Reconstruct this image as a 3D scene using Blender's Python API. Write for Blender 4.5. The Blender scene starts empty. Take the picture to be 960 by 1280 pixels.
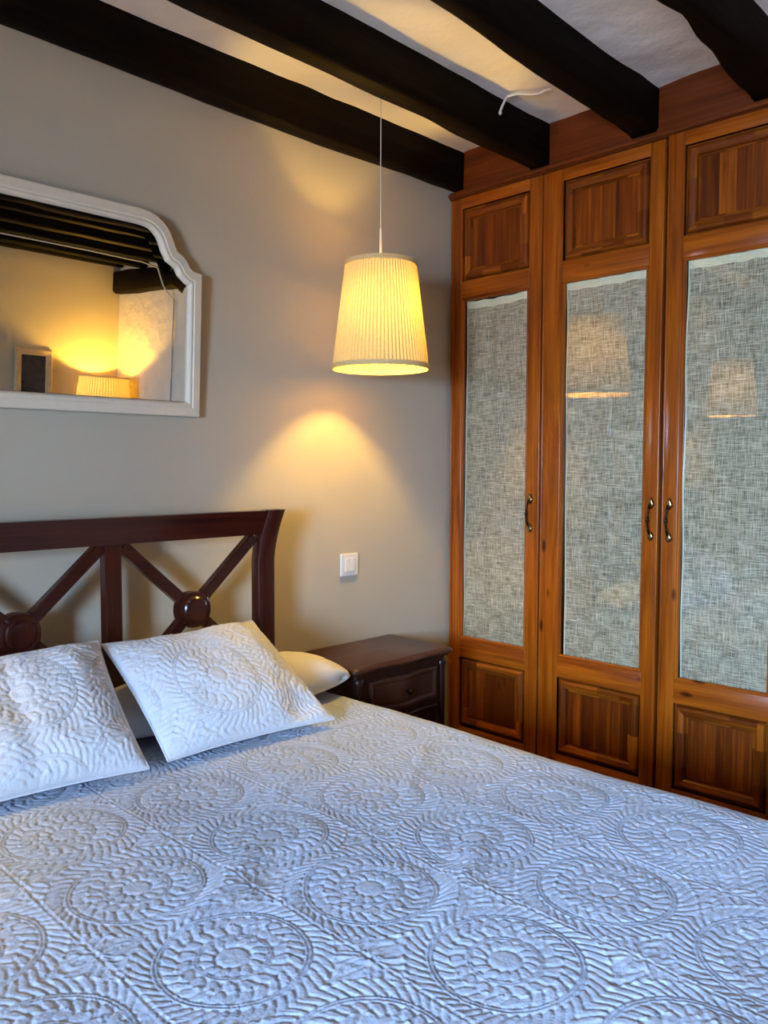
import bpy, bmesh, math, random
import numpy as np
from mathutils import Vector, Matrix
random.seed(7)
rng = np.random.default_rng(11)
C = bpy.context.scene.collection
scene = bpy.context.scene

# ------------------------------------------------------------------ nodes
def new_mat(name):
    m = bpy.data.materials.new(name); m.use_nodes = True
    nt = m.node_tree
    for n in list(nt.nodes): nt.nodes.remove(n)
    out = nt.nodes.new('ShaderNodeOutputMaterial')
    return m, nt, out

def N(nt, typ, **kw):
    n = nt.nodes.new(typ)
    for k, v in kw.items():
        if k == 'inp':
            for i, val in v.items(): n.inputs[i].default_value = val
        else: setattr(n, k, v)
    return n

def L(nt, a, ai, b, bi): nt.links.new(a.outputs[ai], b.inputs[bi])

def rgb(c): return (c[0], c[1], c[2], 1.0)

def principled(nt, out, **kw):
    p = N(nt, 'ShaderNodeBsdfPrincipled')
    for k, v in kw.items(): p.inputs[k.replace('_', ' ')].default_value = v
    L(nt, p, 0, out, 0)
    return p

def ramp(nt, stops):
    r = N(nt, 'ShaderNodeValToRGB')
    e = r.color_ramp.elements
    while len(e) < len(stops): e.new(0.5)
    for el, (pos, c) in zip(e, stops): el.position = pos; el.color = rgb(c)
    return r

def plain(name, col, rough=0.5, metal=0.0, noise=0.0, scale=30.0, bump=0.0, spec=0.5, coat=0.0):
    m, nt, out = new_mat(name)
    p = principled(nt, out, Roughness=rough, Metallic=metal, Specular_IOR_Level=spec, Coat_Weight=coat, Coat_Roughness=0.12)
    tc = N(nt, 'ShaderNodeTexCoord')
    nz = N(nt, 'ShaderNodeTexNoise', inp={'Scale': scale, 'Detail': 5.0, 'Roughness': 0.6})
    L(nt, tc, 'Object', nz, 'Vector')
    a = tuple(max(0, x*(1-noise)) for x in col); b = tuple(min(1, x*(1+noise)) for x in col)
    r = ramp(nt, [(0.3, a), (0.7, b)])
    L(nt, nz, 'Fac', r, 'Fac'); L(nt, r, 'Color', p, 'Base Color')
    if bump:
        bp = N(nt, 'ShaderNodeBump', inp={'Strength': 1.0, 'Distance': bump})
        L(nt, nz, 'Fac', bp, 'Height'); L(nt, bp, 'Normal', p, 'Normal')
    return m

def wood(name, axis, dark, mid, light, rough=0.36, coat=0.06, spec=0.25, grain=1.0, knots=0.0, planks=None, seg=None, bump=0.0004, coords='Object'):
    """varnished timber, grain running along axis (0,1,2); planks=(across axis, width) gives glued staves"""
    m, nt, out = new_mat(name)
    p = principled(nt, out, Roughness=rough, Coat_Weight=coat, Coat_Roughness=0.14, Specular_IOR_Level=spec)
    tc = N(nt, 'ShaderNodeTexCoord')
    oi = N(nt, 'ShaderNodeObjectInfo')
    off = N(nt, 'ShaderNodeVectorMath', operation='MULTIPLY', inp={1: (7.3, 5.1, 9.7)})
    cmb = N(nt, 'ShaderNodeCombineXYZ')
    for i in range(3): L(nt, oi, 'Random', cmb, i)
    L(nt, cmb, 0, off, 0)
    add = N(nt, 'ShaderNodeVectorMath', operation='ADD')
    L(nt, tc, coords, add, 0); L(nt, off, 0, add, 1)
    src = add
    stave = None
    if planks:
        ax, w = planks
        sp = N(nt, 'ShaderNodeSeparateXYZ'); L(nt, add, 0, sp, 0)
        dv = N(nt, 'ShaderNodeMath', operation='DIVIDE', inp={1: w}); L(nt, sp, ax, dv, 0)
        fl = N(nt, 'ShaderNodeMath', operation='FLOOR'); L(nt, dv, 0, fl, 0)
        stave = N(nt, 'ShaderNodeTexWhiteNoise', noise_dimensions='1D'); L(nt, fl, 0, stave, 'W')
        sh = N(nt, 'ShaderNodeVectorMath', operation='SCALE', inp={'Scale': 3.0}); L(nt, stave, 'Color', sh, 0)
        ad2 = N(nt, 'ShaderNodeVectorMath', operation='ADD'); L(nt, add, 0, ad2, 0); L(nt, sh, 0, ad2, 1)
        src = ad2
    s = [26.0, 26.0, 26.0]; s[axis] = 1.3
    sc = N(nt, 'ShaderNodeVectorMath', operation='MULTIPLY', inp={1: tuple(s)}); L(nt, src, 0, sc, 0)
    nz = N(nt, 'ShaderNodeTexNoise', inp={'Scale': 1.0, 'Detail': 6.0, 'Roughness': 0.62, 'Distortion': 0.6})
    L(nt, sc, 0, nz, 'Vector')
    s2 = [150.0, 150.0, 150.0]; s2[axis] = 4.0
    sc2 = N(nt, 'ShaderNodeVectorMath', operation='MULTIPLY', inp={1: tuple(s2)}); L(nt, src, 0, sc2, 0)
    nz2 = N(nt, 'ShaderNodeTexNoise', inp={'Scale': 1.0, 'Detail': 3.0, 'Roughness': 0.5})
    L(nt, sc2, 0, nz2, 'Vector')
    mx = N(nt, 'ShaderNodeMix', data_type='FLOAT', inp={0: 0.3}); L(nt, nz, 'Fac', mx, 2); L(nt, nz2, 'Fac', mx, 3)
    r = ramp(nt, [(0.5-0.2*grain, dark), (0.5, mid), (0.5+0.2*grain, light)])
    L(nt, mx, 0, r, 'Fac')
    col = r; ci = 'Color'
    if knots:
        s3 = [13.0, 13.0, 13.0]; s3[axis] = 5.0
        sc3 = N(nt, 'ShaderNodeVectorMath', operation='MULTIPLY', inp={1: tuple(s3)}); L(nt, src, 0, sc3, 0)
        vo = N(nt, 'ShaderNodeTexVoronoi', inp={'Scale': 1.0, 'Randomness': 1.0}); L(nt, sc3, 0, vo, 'Vector')
        kr = ramp(nt, [(0.05, (0.08, 0.06, 0.05)), (0.10, (0.36, 0.30, 0.26)), (0.15, (1, 1, 1))])
        sc_ = N(nt, 'ShaderNodeSeparateColor'); L(nt, vo, 'Color', sc_, 0)
        few = N(nt, 'ShaderNodeMath', operation='GREATER_THAN', inp={1: 0.8}); L(nt, sc_, 0, few, 0)
        ds = N(nt, 'ShaderNodeMath', operation='ADD'); L(nt, vo, 'Distance', ds, 0); L(nt, few, 0, ds, 1)
        L(nt, ds, 0, kr, 'Fac')
        mm = N(nt, 'ShaderNodeMix', data_type='RGBA', blend_type='MULTIPLY', inp={0: knots})
        L(nt, col, ci, mm, 6); L(nt, kr, 'Color', mm, 7)
        col, ci = mm, 2
    if stave is not None:
        sr = ramp(nt, [(0.0, (0.62, 0.58, 0.55)), (0.5, (1, 1, 1)), (1.0, (1.25, 1.22, 1.15))])
        L(nt, stave, 'Value', sr, 'Fac')
        mm = N(nt, 'ShaderNodeMix', data_type='RGBA', blend_type='MULTIPLY', inp={0: 1.0})
        L(nt, col, ci, mm, 6); L(nt, sr, 'Color', mm, 7)
        col, ci = mm, 2
    L(nt, col, ci, p, 'Base Color')
    bp = N(nt, 'ShaderNodeBump', inp={'Strength': 0.7, 'Distance': bump})
    L(nt, mx, 0, bp, 'Height'); L(nt, bp, 'Normal', p, 'Normal')
    return m

# pine of the wardrobe
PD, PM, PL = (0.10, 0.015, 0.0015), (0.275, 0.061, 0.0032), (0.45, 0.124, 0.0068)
M = {}
M['pine_v'] = wood('pine_upright', 2, PD, PM, PL, knots=0.9, rough=.3, coat=.2)
M['pine_h'] = wood('pine_crosswise', 1, PD, PM, PL, knots=0.9)
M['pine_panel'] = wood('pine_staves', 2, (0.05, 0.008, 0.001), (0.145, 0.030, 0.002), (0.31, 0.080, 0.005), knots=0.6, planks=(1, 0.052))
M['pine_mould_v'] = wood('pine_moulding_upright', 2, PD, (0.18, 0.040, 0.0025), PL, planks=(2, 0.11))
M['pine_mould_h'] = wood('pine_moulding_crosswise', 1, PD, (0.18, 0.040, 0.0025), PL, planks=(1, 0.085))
M['pine_fascia'] = wood('pine_fascia', 1, (0.055, 0.010, 0.001), (0.115, 0.023, 0.002), (0.17, 0.038, 0.004), knots=0.25, rough=0.5)
M['carcass'] = wood('wardrobe_inside', 2, (0.05, 0.018, 0.006), (0.09, 0.034, 0.01), (0.13, 0.05, 0.016), rough=0.6, coat=0)
MD, MM_, ML = (0.016, 0.0028, 0.0020), (0.040, 0.0062, 0.0036), (0.066, 0.011, 0.0055)
M['mahogany_x'] = wood('mahogany_lengthwise', 0, MD, MM_, ML, rough=0.3, coat=0.25, grain=0.9)
M['mahogany_z'] = wood('mahogany_upright', 2, MD, MM_, ML, rough=0.3, coat=0.25, grain=0.9)
M['night_x'] = wood('walnut_lengthwise', 0, (0.028, 0.009, 0.005), (0.05, 0.016, 0.009), (0.075, 0.026, 0.014), rough=0.36, coat=0.25)
M['night_z'] = wood('walnut_upright', 2, (0.013, 0.004, 0.003), (0.024, 0.007, 0.0045), (0.038, 0.012, 0.007), rough=0.36, coat=0.15)
M['beam'] = wood('blackened_oak', 0, (0.0018, 0.0010, 0.0006), (0.0042, 0.0024, 0.0013), (0.011, 0.006, 0.0025), rough=0.6, coat=0.0, spec=0.07, bump=0.003)
M['floor'] = wood('floor_boards', 0, (0.05, 0.02, 0.008), (0.10, 0.045, 0.018), (0.15, 0.07, 0.03), planks=(1, 0.12))
M['brass'] = plain('antique_brass', (0.38, 0.26, 0.11), rough=0.25, metal=1.0, noise=0.5, scale=220)
M['bronze'] = plain('darkened_bronze', (0.075, 0.045, 0.022), rough=0.3, metal=1.0, noise=0.5, scale=260)
M['white_paint'] = plain('white_painted_wood', (0.78, 0.695, 0.55), rough=0.42, noise=0.03, scale=40, bump=0.0003)
M['white_plastic'] = plain('white_plastic', (0.80, 0.79, 0.76), rough=0.3, noise=0.01)
M['cord'] = plain('white_cord', (0.70, 0.67, 0.62), rough=0.5, noise=0.03)
M['black_rim'] = plain('dark_backing', (0.02, 0.017, 0.014), rough=0.6, noise=0.2)
M['gold_frame'] = plain('pale_wood_frame', (0.55, 0.43, 0.25), rough=0.45, noise=0.15)
M['steel'] = plain('brushed_steel', (0.6, 0.58, 0.52), rough=0.35, metal=1.0, noise=0.05)
M['sheet'] = plain('white_sheet', (0.74, 0.73, 0.71), rough=0.85, noise=0.02, scale=8, spec=0.2)
M['mattress'] = plain('mattress_ticking', (0.6, 0.6, 0.58), rough=0.9, noise=0.05, spec=0.1)

def plaster(name, col, col2, bumpd, scale=3.0):
    m, nt, out = new_mat(name)
    p = principled(nt, out, Roughness=0.75, Specular_IOR_Level=0.25)
    tc = N(nt, 'ShaderNodeTexCoord')
    nz = N(nt, 'ShaderNodeTexNoise', inp={'Scale': scale, 'Detail': 6.0, 'Roughness': 0.5}); L(nt, tc, 'Object', nz, 'Vector')
    nf = N(nt, 'ShaderNodeTexNoise', inp={'Scale': 160.0, 'Detail': 3.0}); L(nt, tc, 'Object', nf, 'Vector')
    r = ramp(nt, [(0.3, col), (0.7, col2)]); L(nt, nz, 'Fac', r, 'Fac'); L(nt, r, 'Color', p, 'Base Color')
    b1 = N(nt, 'ShaderNodeBump', inp={'Strength': 0.6, 'Distance': bumpd}); L(nt, nz, 'Fac', b1, 'Height')
    b2 = N(nt, 'ShaderNodeBump', inp={'Strength': 0.5, 'Distance': 0.0006}); L(nt, nf, 'Fac', b2, 'Height'); L(nt, b1, 'Normal', b2, 'Normal')
    L(nt, b2, 'Normal', p, 'Normal')
    return m
M['wall'] = plaster('greige_wall_paint', (0.51, 0.465, 0.365), (0.54, 0.49, 0.385), 0.01)
M['wall_rough'] = plaster('cream_rough_plaster', (0.60, 0.56, 0.48), (0.65, 0.60, 0.51), 0.03, 9.0)
M['ceiling'] = plaster('white_ceiling_plaster', (0.86, 0.83, 0.80), (0.90, 0.87, 0.84), 0.03, 5.0)

def cotton(name, col):
    m, nt, out = new_mat(name)
    p = principled(nt, out, Roughness=0.8, Specular_IOR_Level=0.25, Sheen_Weight=0.25, Sheen_Roughness=0.4)
    tc = N(nt, 'ShaderNodeTexCoord')
    nz = N(nt, 'ShaderNodeTexNoise', inp={'Scale': 300.0, 'Detail': 3.0}); L(nt, tc, 'Object', nz, 'Vector')
    r = ramp(nt, [(0.3, tuple(c*0.95 for c in col)), (0.7, col)]); L(nt, nz, 'Fac', r, 'Fac'); L(nt, r, 'Color', p, 'Base Color')
    vo = N(nt, 'ShaderNodeTexVoronoi', inp={'Scale': 210.0}); L(nt, tc, 'Object', vo, 'Vector')
    bp = N(nt, 'ShaderNodeBump', inp={'Strength': 0.5, 'Distance': 0.0009}); L(nt, vo, 'Distance', bp, 'Height'); L(nt, bp, 'Normal', p, 'Normal')
    return m
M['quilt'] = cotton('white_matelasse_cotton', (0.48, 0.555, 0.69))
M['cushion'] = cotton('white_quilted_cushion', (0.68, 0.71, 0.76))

def linen():
    """loose linen weave: threads of uneven thickness with gaps between them"""
    m, nt, out = new_mat('sheer_linen')
    tc = N(nt, 'ShaderNodeTexCoord')
    oi = N(nt, 'ShaderNodeObjectInfo')
    wv = N(nt, 'ShaderNodeTexNoise', inp={'Scale': 7.0, 'Detail': 2.0}); L(nt, tc, 'Object', wv, 'Vector')
    wsc = N(nt, 'ShaderNodeVectorMath', operation='SCALE', inp={'Scale': 0.012}); L(nt, wv, 'Color', wsc, 0)
    ad = N(nt, 'ShaderNodeVectorMath', operation='ADD'); L(nt, tc, 'Object', ad, 0); L(nt, wsc, 0, ad, 1)
    def threads(sy, sz, seed):
        mp = N(nt, 'ShaderNodeMapping', inp={'Scale': (1.0, sy, sz), 'Location': (seed, seed*1.7, seed*0.6)})
        L(nt, ad, 0, mp, 'Vector')
        n = N(nt, 'ShaderNodeTexNoise', inp={'Scale': 1.0, 'Detail': 2.5, 'Roughness': 0.7}); L(nt, mp, 0, n, 'Vector')
        return n
    h = threads(22.0, 520.0, 1.3); v = threads(520.0, 18.0, 4.1)
    mxx = N(nt, 'ShaderNodeMath', operation='MAXIMUM'); L(nt, h, 'Fac', mxx, 0); L(nt, v, 'Fac', mxx, 1)
    av = N(nt, 'ShaderNodeMath', operation='ADD'); L(nt, h, 'Fac', av, 0); L(nt, v, 'Fac', av, 1)
    hf = N(nt, 'ShaderNodeMath', operation='MULTIPLY', inp={1: 0.5}); L(nt, av, 0, hf, 0)
    mix = N(nt, 'ShaderNodeMix', data_type='FLOAT', inp={0: 0.5}); L(nt, mxx, 0, mix, 2); L(nt, hf, 0, mix, 3)
    r = ramp(nt, [(0.43, (0.25, 0.21, 0.15)), (0.53, (0.60, 0.50, 0.375)), (0.64, (1.0, 0.90, 0.73))])
    L(nt, mix, 0, r, 'Fac')
    d = N(nt, 'ShaderNodeBsdfDiffuse'); L(nt, r, 'Color', d, 'Color')
    tl = N(nt, 'ShaderNodeBsdfTranslucent'); L(nt, r, 'Color', tl, 'Color')
    ms = N(nt, 'ShaderNodeMixShader', inp={0: 0.12}); L(nt, d, 0, ms, 1); L(nt, tl, 0, ms, 2)
    tr = N(nt, 'ShaderNodeBsdfTransparent')
    ar = N(nt, 'ShaderNodeMapRange', inp={'From Min': 0.38, 'From Max': 0.50, 'To Min': 0.6, 'To Max': 1.0}); L(nt, mix, 0, ar, 'Value')
    m2 = N(nt, 'ShaderNodeMixShader'); L(nt, ar, 0, m2, 0); L(nt, tr, 0, m2, 1); L(nt, ms, 0, m2, 2)
    L(nt, m2, 0, out, 0)
    return m
M['linen'] = linen()
M['linen_hem'] = plain('doubled_linen_hem', (0.95, 0.86, 0.68), rough=0.9, noise=0.08, scale=130, bump=0.001, spec=0.1)

def glass():
    m, nt, out = new_mat('clear_pane')
    fr = N(nt, 'ShaderNodeFresnel', inp={'IOR': 1.5})
    ge = N(nt, 'ShaderNodeNewGeometry')       # same strength on the front and the rear face of the pane
    io = N(nt, 'ShaderNodeMix', data_type='FLOAT', inp={2: 1.9, 3: 1/1.9}); L(nt, ge, 'Backfacing', io, 0); L(nt, io, 0, fr, 'IOR')
    tr = N(nt, 'ShaderNodeBsdfTransparent', inp={'Color': (0.96, 0.98, 0.96, 1)})
    gl = N(nt, 'ShaderNodeBsdfGlossy', inp={'Roughness': 0.0})
    ms = N(nt, 'ShaderNodeMixShader'); L(nt, fr, 0, ms, 0); L(nt, tr, 0, ms, 1); L(nt, gl, 0, ms, 2); L(nt, ms, 0, out, 0)
    return m
M['glass'] = glass()

def mirror_mat():
    m, nt, out = new_mat('silvered_glass')
    p = principled(nt, out, Metallic=1.0, Roughness=0.0)
    p.inputs['Base Color'].default_value = (0.86, 0.85, 0.80, 1)
    return m
M['mirror'] = mirror_mat()

def shade_mat(name, trans, c0, c1):
    m, nt, out = new_mat(name)
    tc = N(nt, 'ShaderNodeTexCoord')
    nz = N(nt, 'ShaderNodeTexNoise', inp={'Scale': 90.0, 'Detail': 3.0}); L(nt, tc, 'Object', nz, 'Vector')
    r = ramp(nt, [(0.3, c0), (0.7, c1)]); L(nt, nz, 'Fac', r, 'Fac')
    d = N(nt, 'ShaderNodeBsdfDiffuse'); L(nt, r, 'Color', d, 'Color')
    t = N(nt, 'ShaderNodeBsdfTranslucent'); L(nt, r, 'Color', t, 'Color')
    ms = N(nt, 'ShaderNodeMixShader', inp={0: trans}); L(nt, d, 0, ms, 1); L(nt, t, 0, ms, 2); L(nt, ms, 0, out, 0)
    return m
M['shade'] = shade_mat('pleated_shade_fabric', 0.08, (0.72, 0.545, 0.22), (0.78, 0.60, 0.27))
M['shade_double'] = shade_mat('folded_shade_fabric', 0.030, (0.72, 0.545, 0.22), (0.78, 0.60, 0.27))
M['shade_trim'] = shade_mat('shade_binding', 0.09, (0.75, 0.54, 0.24), (0.80, 0.60, 0.28))

def emit(name, col, s):
    m, nt, out = new_mat(name)
    e = N(nt, 'ShaderNodeEmission', inp={'Color': rgb(col), 'Strength': s}); L(nt, e, 0, out, 0)
    return m
WARM = (1.0, 0.63, 0.12)
M['bulb'] = emit('lit_bulb', WARM, 30.0)

# ------------------------------------------------------------------ mesh helpers
class MB:
    def __init__(s): s.v = []; s.f = []; s.m = []; s.sm = []
    def add(s, verts, faces, mi=0, smooth=False):
        o = len(s.v); s.v += [tuple(v) for v in verts]
        for k, f in enumerate(faces):
            s.f.append([i+o for i in f]); s.m.append(mi[k] if isinstance(mi, list) else mi); s.sm.append(smooth)
    def box(s, x0, x1, y0, y1, z0, z1, mi=0, bev=0.0, seg=2, smooth=False):
        x0, x1 = sorted((x0, x1)); y0, y1 = sorted((y0, y1)); z0, z1 = sorted((z0, z1))
        bm = bmesh.new(); bmesh.ops.create_cube(bm, size=1.0)
        for v in bm.verts: v.co = Vector(((x0+x1)/2+v.co.x*(x1-x0), (y0+y1)/2+v.co.y*(y1-y0), (z0+z1)/2+v.co.z*(z1-z0)))
        if bev:
            bmesh.ops.bevel(bm, geom=bm.edges[:], offset=bev, segments=seg, affect='EDGES', profile=0.5)
        s.bm(bm, mi, smooth)
    def bm(s, bm, mi=0, smooth=False):
        bm.verts.index_update()
        s.add([v.co for v in bm.verts], [[v.index for v in f.verts] for f in bm.faces], mi, smooth); bm.free()
    def lathe(s, prof, n=32, mi=0, centre=(0, 0, 0), smooth=True, cap=True):
        o = Vector(centre); vs = []; fs = []
        for r, z in prof:
            for k in range(n):
                a = 2*math.pi*k/n; vs.append((o.x+r*math.cos(a), o.y+r*math.sin(a), o.z+z))
        for i in range(len(prof)-1):
            for k in range(n):
                a, b = i*n+k, i*n+(k+1) % n
                fs.append([a, b, b+n, a+n])
        if cap: fs += [list(range(n))[::-1], [(len(prof)-1)*n+k for k in range(n)]]
        s.add(vs, fs, mi, smooth)
    def tube(s, pts, rad, n=8, mi=0, smooth=True, flat=None):
        """round bar along pts, rad one number or one per point"""
        pts = [Vector(p) for p in pts]; vs = []; fs = []
        rads = rad if isinstance(rad, (list, tuple)) else [rad]*len(pts)
        up = None
        for i, p in enumerate(pts):
            t = (pts[min(i+1, len(pts)-1)]-pts[max(i-1, 0)]).normalized()
            if up is None:
                up = Vector((0, 0, 1)) if abs(t.z) < 0.9 else Vector((0, 1, 0))
            u = (up-t*up.dot(t)).normalized(); w = t.cross(u); up = u
            for k in range(n):
                a = 2*math.pi*k/n
                vs.append(p+(u*math.cos(a)+w*math.sin(a))*rads[i])
        for i in range(len(pts)-1):
            for k in range(n):
                a, b = i*n+k, i*n+(k+1) % n; fs.append([a, b, b+n, a+n])
        fs += [list(range(n))[::-1], [(len(pts)-1)*n+k for k in range(n)]]
        s.add(vs, fs, mi, smooth)
    def build(s, name, mats, parent=None, origin=None):
        o0 = Vector(origin) if origin is not None else Vector((0, 0, 0))
        me = bpy.data.meshes.new(name)
        me.from_pydata([tuple(Vector(v)-o0) for v in s.v], [], s.f)
        for m in (mats if isinstance(mats, (list, tuple)) else [mats]): me.materials.append(m)
        me.polygons.foreach_set('material_index', s.m)
        me.polygons.foreach_set('use_smooth', s.sm)
        me.validate(); me.update()
        bm = bmesh.new(); bm.from_mesh(me); bmesh.ops.recalc_face_normals(bm, faces=bm.faces[:]); bm.to_mesh(me); bm.free()
        if any(s.sm): me.set_sharp_from_angle(angle=math.radians(50))
        o = bpy.data.objects.new(name, me); C.objects.link(o)
        if parent is not None:
            o.parent = parent; o.location = o0 - world_loc(parent)
        else: o.location = o0
        return o

def world_loc(o):
    p = Vector(o.location)
    while o.parent is not None:
        o = o.parent; p += Vector(o.location)
    return p

def tag(o, label=None, cat=None, group=None, kind=None):
    if label: o['label'] = label
    if cat: o['category'] = cat
    if group: o['group'] = group
    if kind: o['kind'] = kind
    return o

def empty(name, loc, label, cat, group=None):
    o = bpy.data.objects.new(name, None); C.objects.link(o); o.location = loc
    o.empty_display_size = 0.1
    return tag(o, label, cat, group)

def vnoise(x, y, seed=0):
    """smooth value noise on arrays"""
    r = np.random.default_rng(seed); T = r.random((64, 64))
    xi = np.floor(x).astype(int); yi = np.floor(y).astype(int); fx = x-xi; fy = y-yi
    fx = fx*fx*(3-2*fx); fy = fy*fy*(3-2*fy)
    a = T[xi % 64, yi % 64]; b = T[(xi+1) % 64, yi % 64]; c = T[xi % 64, (yi+1) % 64]; d = T[(xi+1) % 64, (yi+1) % 64]
    return (a*(1-fx)+b*fx)*(1-fy)+(c*(1-fx)+d*fx)*fy-0.5

def vn1(x, seed): return float(vnoise(np.array([x]), np.array([seed*3.7]), seed)[0])

def grid_mesh(name, P, mat, parent=None, origin=(0, 0, 0), closed=False):
    """P: (n,m,3) array of points -> smooth quad sheet"""
    n, m, _ = P.shape
    o0 = np.array(origin)
    co = (P-o0).reshape(-1, 3).astype(np.float32)
    idx = np.arange(n*m).reshape(n, m)
    q = np.stack([idx[:-1, :-1], idx[1:, :-1], idx[1:, 1:], idx[:-1, 1:]], -1).reshape(-1, 4)
    me = bpy.data.meshes.new(name)
    me.vertices.add(n*m); me.vertices.foreach_set('co', co.ravel())
    me.loops.add(q.size); me.loops.foreach_set('vertex_index', q.ravel().astype(np.int32))
    me.polygons.add(len(q)); me.polygons.foreach_set('loop_start', np.arange(0, q.size, 4, dtype=np.int32))
    me.polygons.foreach_set('loop_total', np.full(len(q), 4, dtype=np.int32))
    me.polygons.foreach_set('use_smooth', np.ones(len(q), dtype=bool))
    me.materials.append(mat)
    me.update(calc_edges=True); me.validate()
    o = bpy.data.objects.new(name, me); C.objects.link(o)
    o.location = Vector(origin) - (world_loc(parent) if parent else Vector((0, 0, 0)))
    if parent: o.parent = parent
    return o

# ------------------------------------------------------------------ camera
FPX = 1027.0
Xc = np.array([1506-480, 640-584, -FPX]); Xc /= np.linalg.norm(Xc)
Yc = np.array([-551-480, 640-580, -FPX]); Yc /= np.linalg.norm(Yc)
Yc = Yc-Xc*(Xc@Yc); Yc /= np.linalg.norm(Yc)
Zc = np.cross(Xc, Yc)
CAM = Vector((0, -2.2, 1.35))
cd = bpy.data.cameras.new('camera'); cam = bpy.data.objects.new('camera', cd); C.objects.link(cam)
cd.sensor_fit = 'HORIZONTAL'; cd.sensor_width = 36.0; cd.lens = 36.0*FPX/960.0; cd.clip_start = 0.02
mw = Matrix.Identity(4)
for i, ax in enumerate((Xc, Yc, Zc)):
    for j in range(3): mw[i][j] = ax[j]
for i in range(3): mw[i][3] = CAM[i]
cam.matrix_world = mw
scene.camera = cam

# ------------------------------------------------------------------ room shell
XL, XR, YB, YF, ZT = -1.5, 3.2, 0.0, -4.1, 2.585
W = 2.575                                  # front plane of the wardrobe doors
def struct(name, b, m, smooth=False):
    o = b.build(name, m); o['kind'] = 'structure'; return o
b = MB(); b.box(XL-.2, XR+.2, YF-.2, YB+.2, -.15, 0); struct('floor', b, M['floor'])
b = MB(); b.box(XL-.2, XR+.2, YB, YB+.2, 0, ZT+.1); struct('wall_back', b, M['wall'])
b = MB(); b.box(XL-.2, XR+.2, YF-.2, YF, 0, ZT+.1); struct('wall_front', b, M['wall'])
b = MB(); b.box(XR, XR+.2, YF, YB, 0, ZT+.1); struct('wall_right', b, M['wall_rough'])
WY0, WY1, WZ0, WZ1 = -3.0, -1.75, 0.80, 1.78    # window opening in the left wall
b = MB()
b.box(XL-.2, XL, YF, WY0, 0, ZT+.1); b.box(XL-.2, XL, WY1, YB, 0, ZT+.1)
b.box(XL-.2, XL, WY0, WY1, 0, WZ0); b.box(XL-.2, XL, WY0, WY1, WZ1, ZT+.1)
struct('wall_left', b, M['wall'])
b = MB()
fx0, fx1 = XL-.13, XL-.08
b.box(fx0, fx1, WY0, WY0+.05, WZ0, WZ1, bev=.004); b.box(fx0, fx1, WY1-.05, WY1, WZ0, WZ1, bev=.004)
b.box(fx0, fx1, WY0+.05, WY1-.05, WZ0, WZ0+.05, bev=.004); b.box(fx0, fx1, WY0+.05, WY1-.05, WZ1-.05, WZ1, bev=.004)
ym = (WY0+WY1)/2; b.box(fx0, fx1, ym-.03, ym+.03, WZ0+.05, WZ1-.05, bev=.004)
struct('window_1', b, M['white_paint'])
# uneven plaster ceiling above the beams
gx = np.linspace(XL, XR, 95); gy = np.linspace(YF, YB, 83)
GX, GY = np.meshgrid(gx, gy, indexing='ij')
GZ = ZT + 0.016*vnoise(GX*2.2+9, GY*5+3, 5) + 0.006*vnoise(GX*9, GY*11, 6)
oc = grid_mesh('ceiling', np.stack([GX, GY, GZ], -1), M['ceiling']); oc['kind'] = 'structure'
b = MB(); b.box(XL-.2, XR+.2, YF-.2, YB+.2, ZT+.06, ZT+.15); ob = b.build('ceiling_slab', M['ceiling']); ob.parent = oc; ob['kind'] = 'structure'
b = MB(); b.box(XL, W+.02, YB-.012, YB, 0, .09, bev=.003); struct('baseboard_back', b, M['night_x'])

# ------------------------------------------------------------------ beams
def beam(far, near, zb, label, seed, x0=XL, x1=XR, amp=0.010):
    """far/near/zb: lists of (x, value) -> hand-hewn bar running along x"""
    xs = np.arange(x0, x1+1e-6, 0.04)
    f = np.interp(xs, *zip(*far)); nn = np.interp(xs, *zip(*near)); z = np.interp(xs, *zip(*zb))
    vs = []; fs = []; zt = ZT+.02; S = 10
    for i, x in enumerate(xs):
        k = 0.25 if x > W-.10 else 1.0
        def w(s): return amp*k*(vn1(x*3.1, seed*17+s)*1.3+0.6*vn1(x*9.0, seed*17+s+5))
        a = f[i]+w(1); c = nn[i]+w(2); zz = z[i]+w(3)*.8; r1 = .014+.012*abs(w(6)/amp); r2 = .012+.010*abs(w(7)/amp)
        if f[i] >= -0.001: a = 0.0
        a2 = f[i]+w(4)*.8 if f[i] < -0.001 else 0.0; c2 = nn[i]+w(5)*.8
        mid = (a+c)/2
        sec = [(a2, zt), (a, zz+.07), (a, zz+r1), (a-r1*.35, zz+r1*.3), (a-r1, zz), (mid, zz-.002+w(8)*.2), (c+r2, zz), (c+r2*.3, zz+r2*.35), (c, zz+r2), (c2, zt)]
        vs += [(x, y, q) for y, q in sec]
    n = len(xs)
    for i in range(n-1):
        for k in range(S-1):
            fs.append([i*S+k, (i+1)*S+k, (i+1)*S+k+1, i*S+k+1])
        fs.append([i*S+S-1, (i+1)*S+S-1, (i+1)*S, i*S])
    fs += [list(range(S)), [(n-1)*S+k for k in range(S)][::-1]]
    m = MB(); m.add(vs, fs, 0, True)
    o = m.build('ceiling_beam', M['beam'])
    return tag(o, label, 'beam', 'dark ceiling beams')
beams = []
beams.append(beam([(XL, 0), (XR, 0)], [(XL, -.085), (1.06, -.077), (2.1, -.067), (XR, -.067)], [(XL, 2.46), (.83, 2.456), (1.56, 2.44), (2.57, 2.45), (XR, 2.45)],
     'near-black wooden ceiling beam lying along the headboard wall', 1, amp=.006))
beams.append(beam([(XL, -.45), (1.05, -.42), (1.78, -.403), (W, -.388), (XR, -.388)], [(XL, -.52), (1.47, -.491), (1.71, -.492), (W, -.468), (XR, -.468)], [(XL, 2.44), (XR, 2.44)],
     'near-black ceiling beam that ends over the gap between the narrow and middle wardrobe doors', 2, amp=.007))
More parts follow.
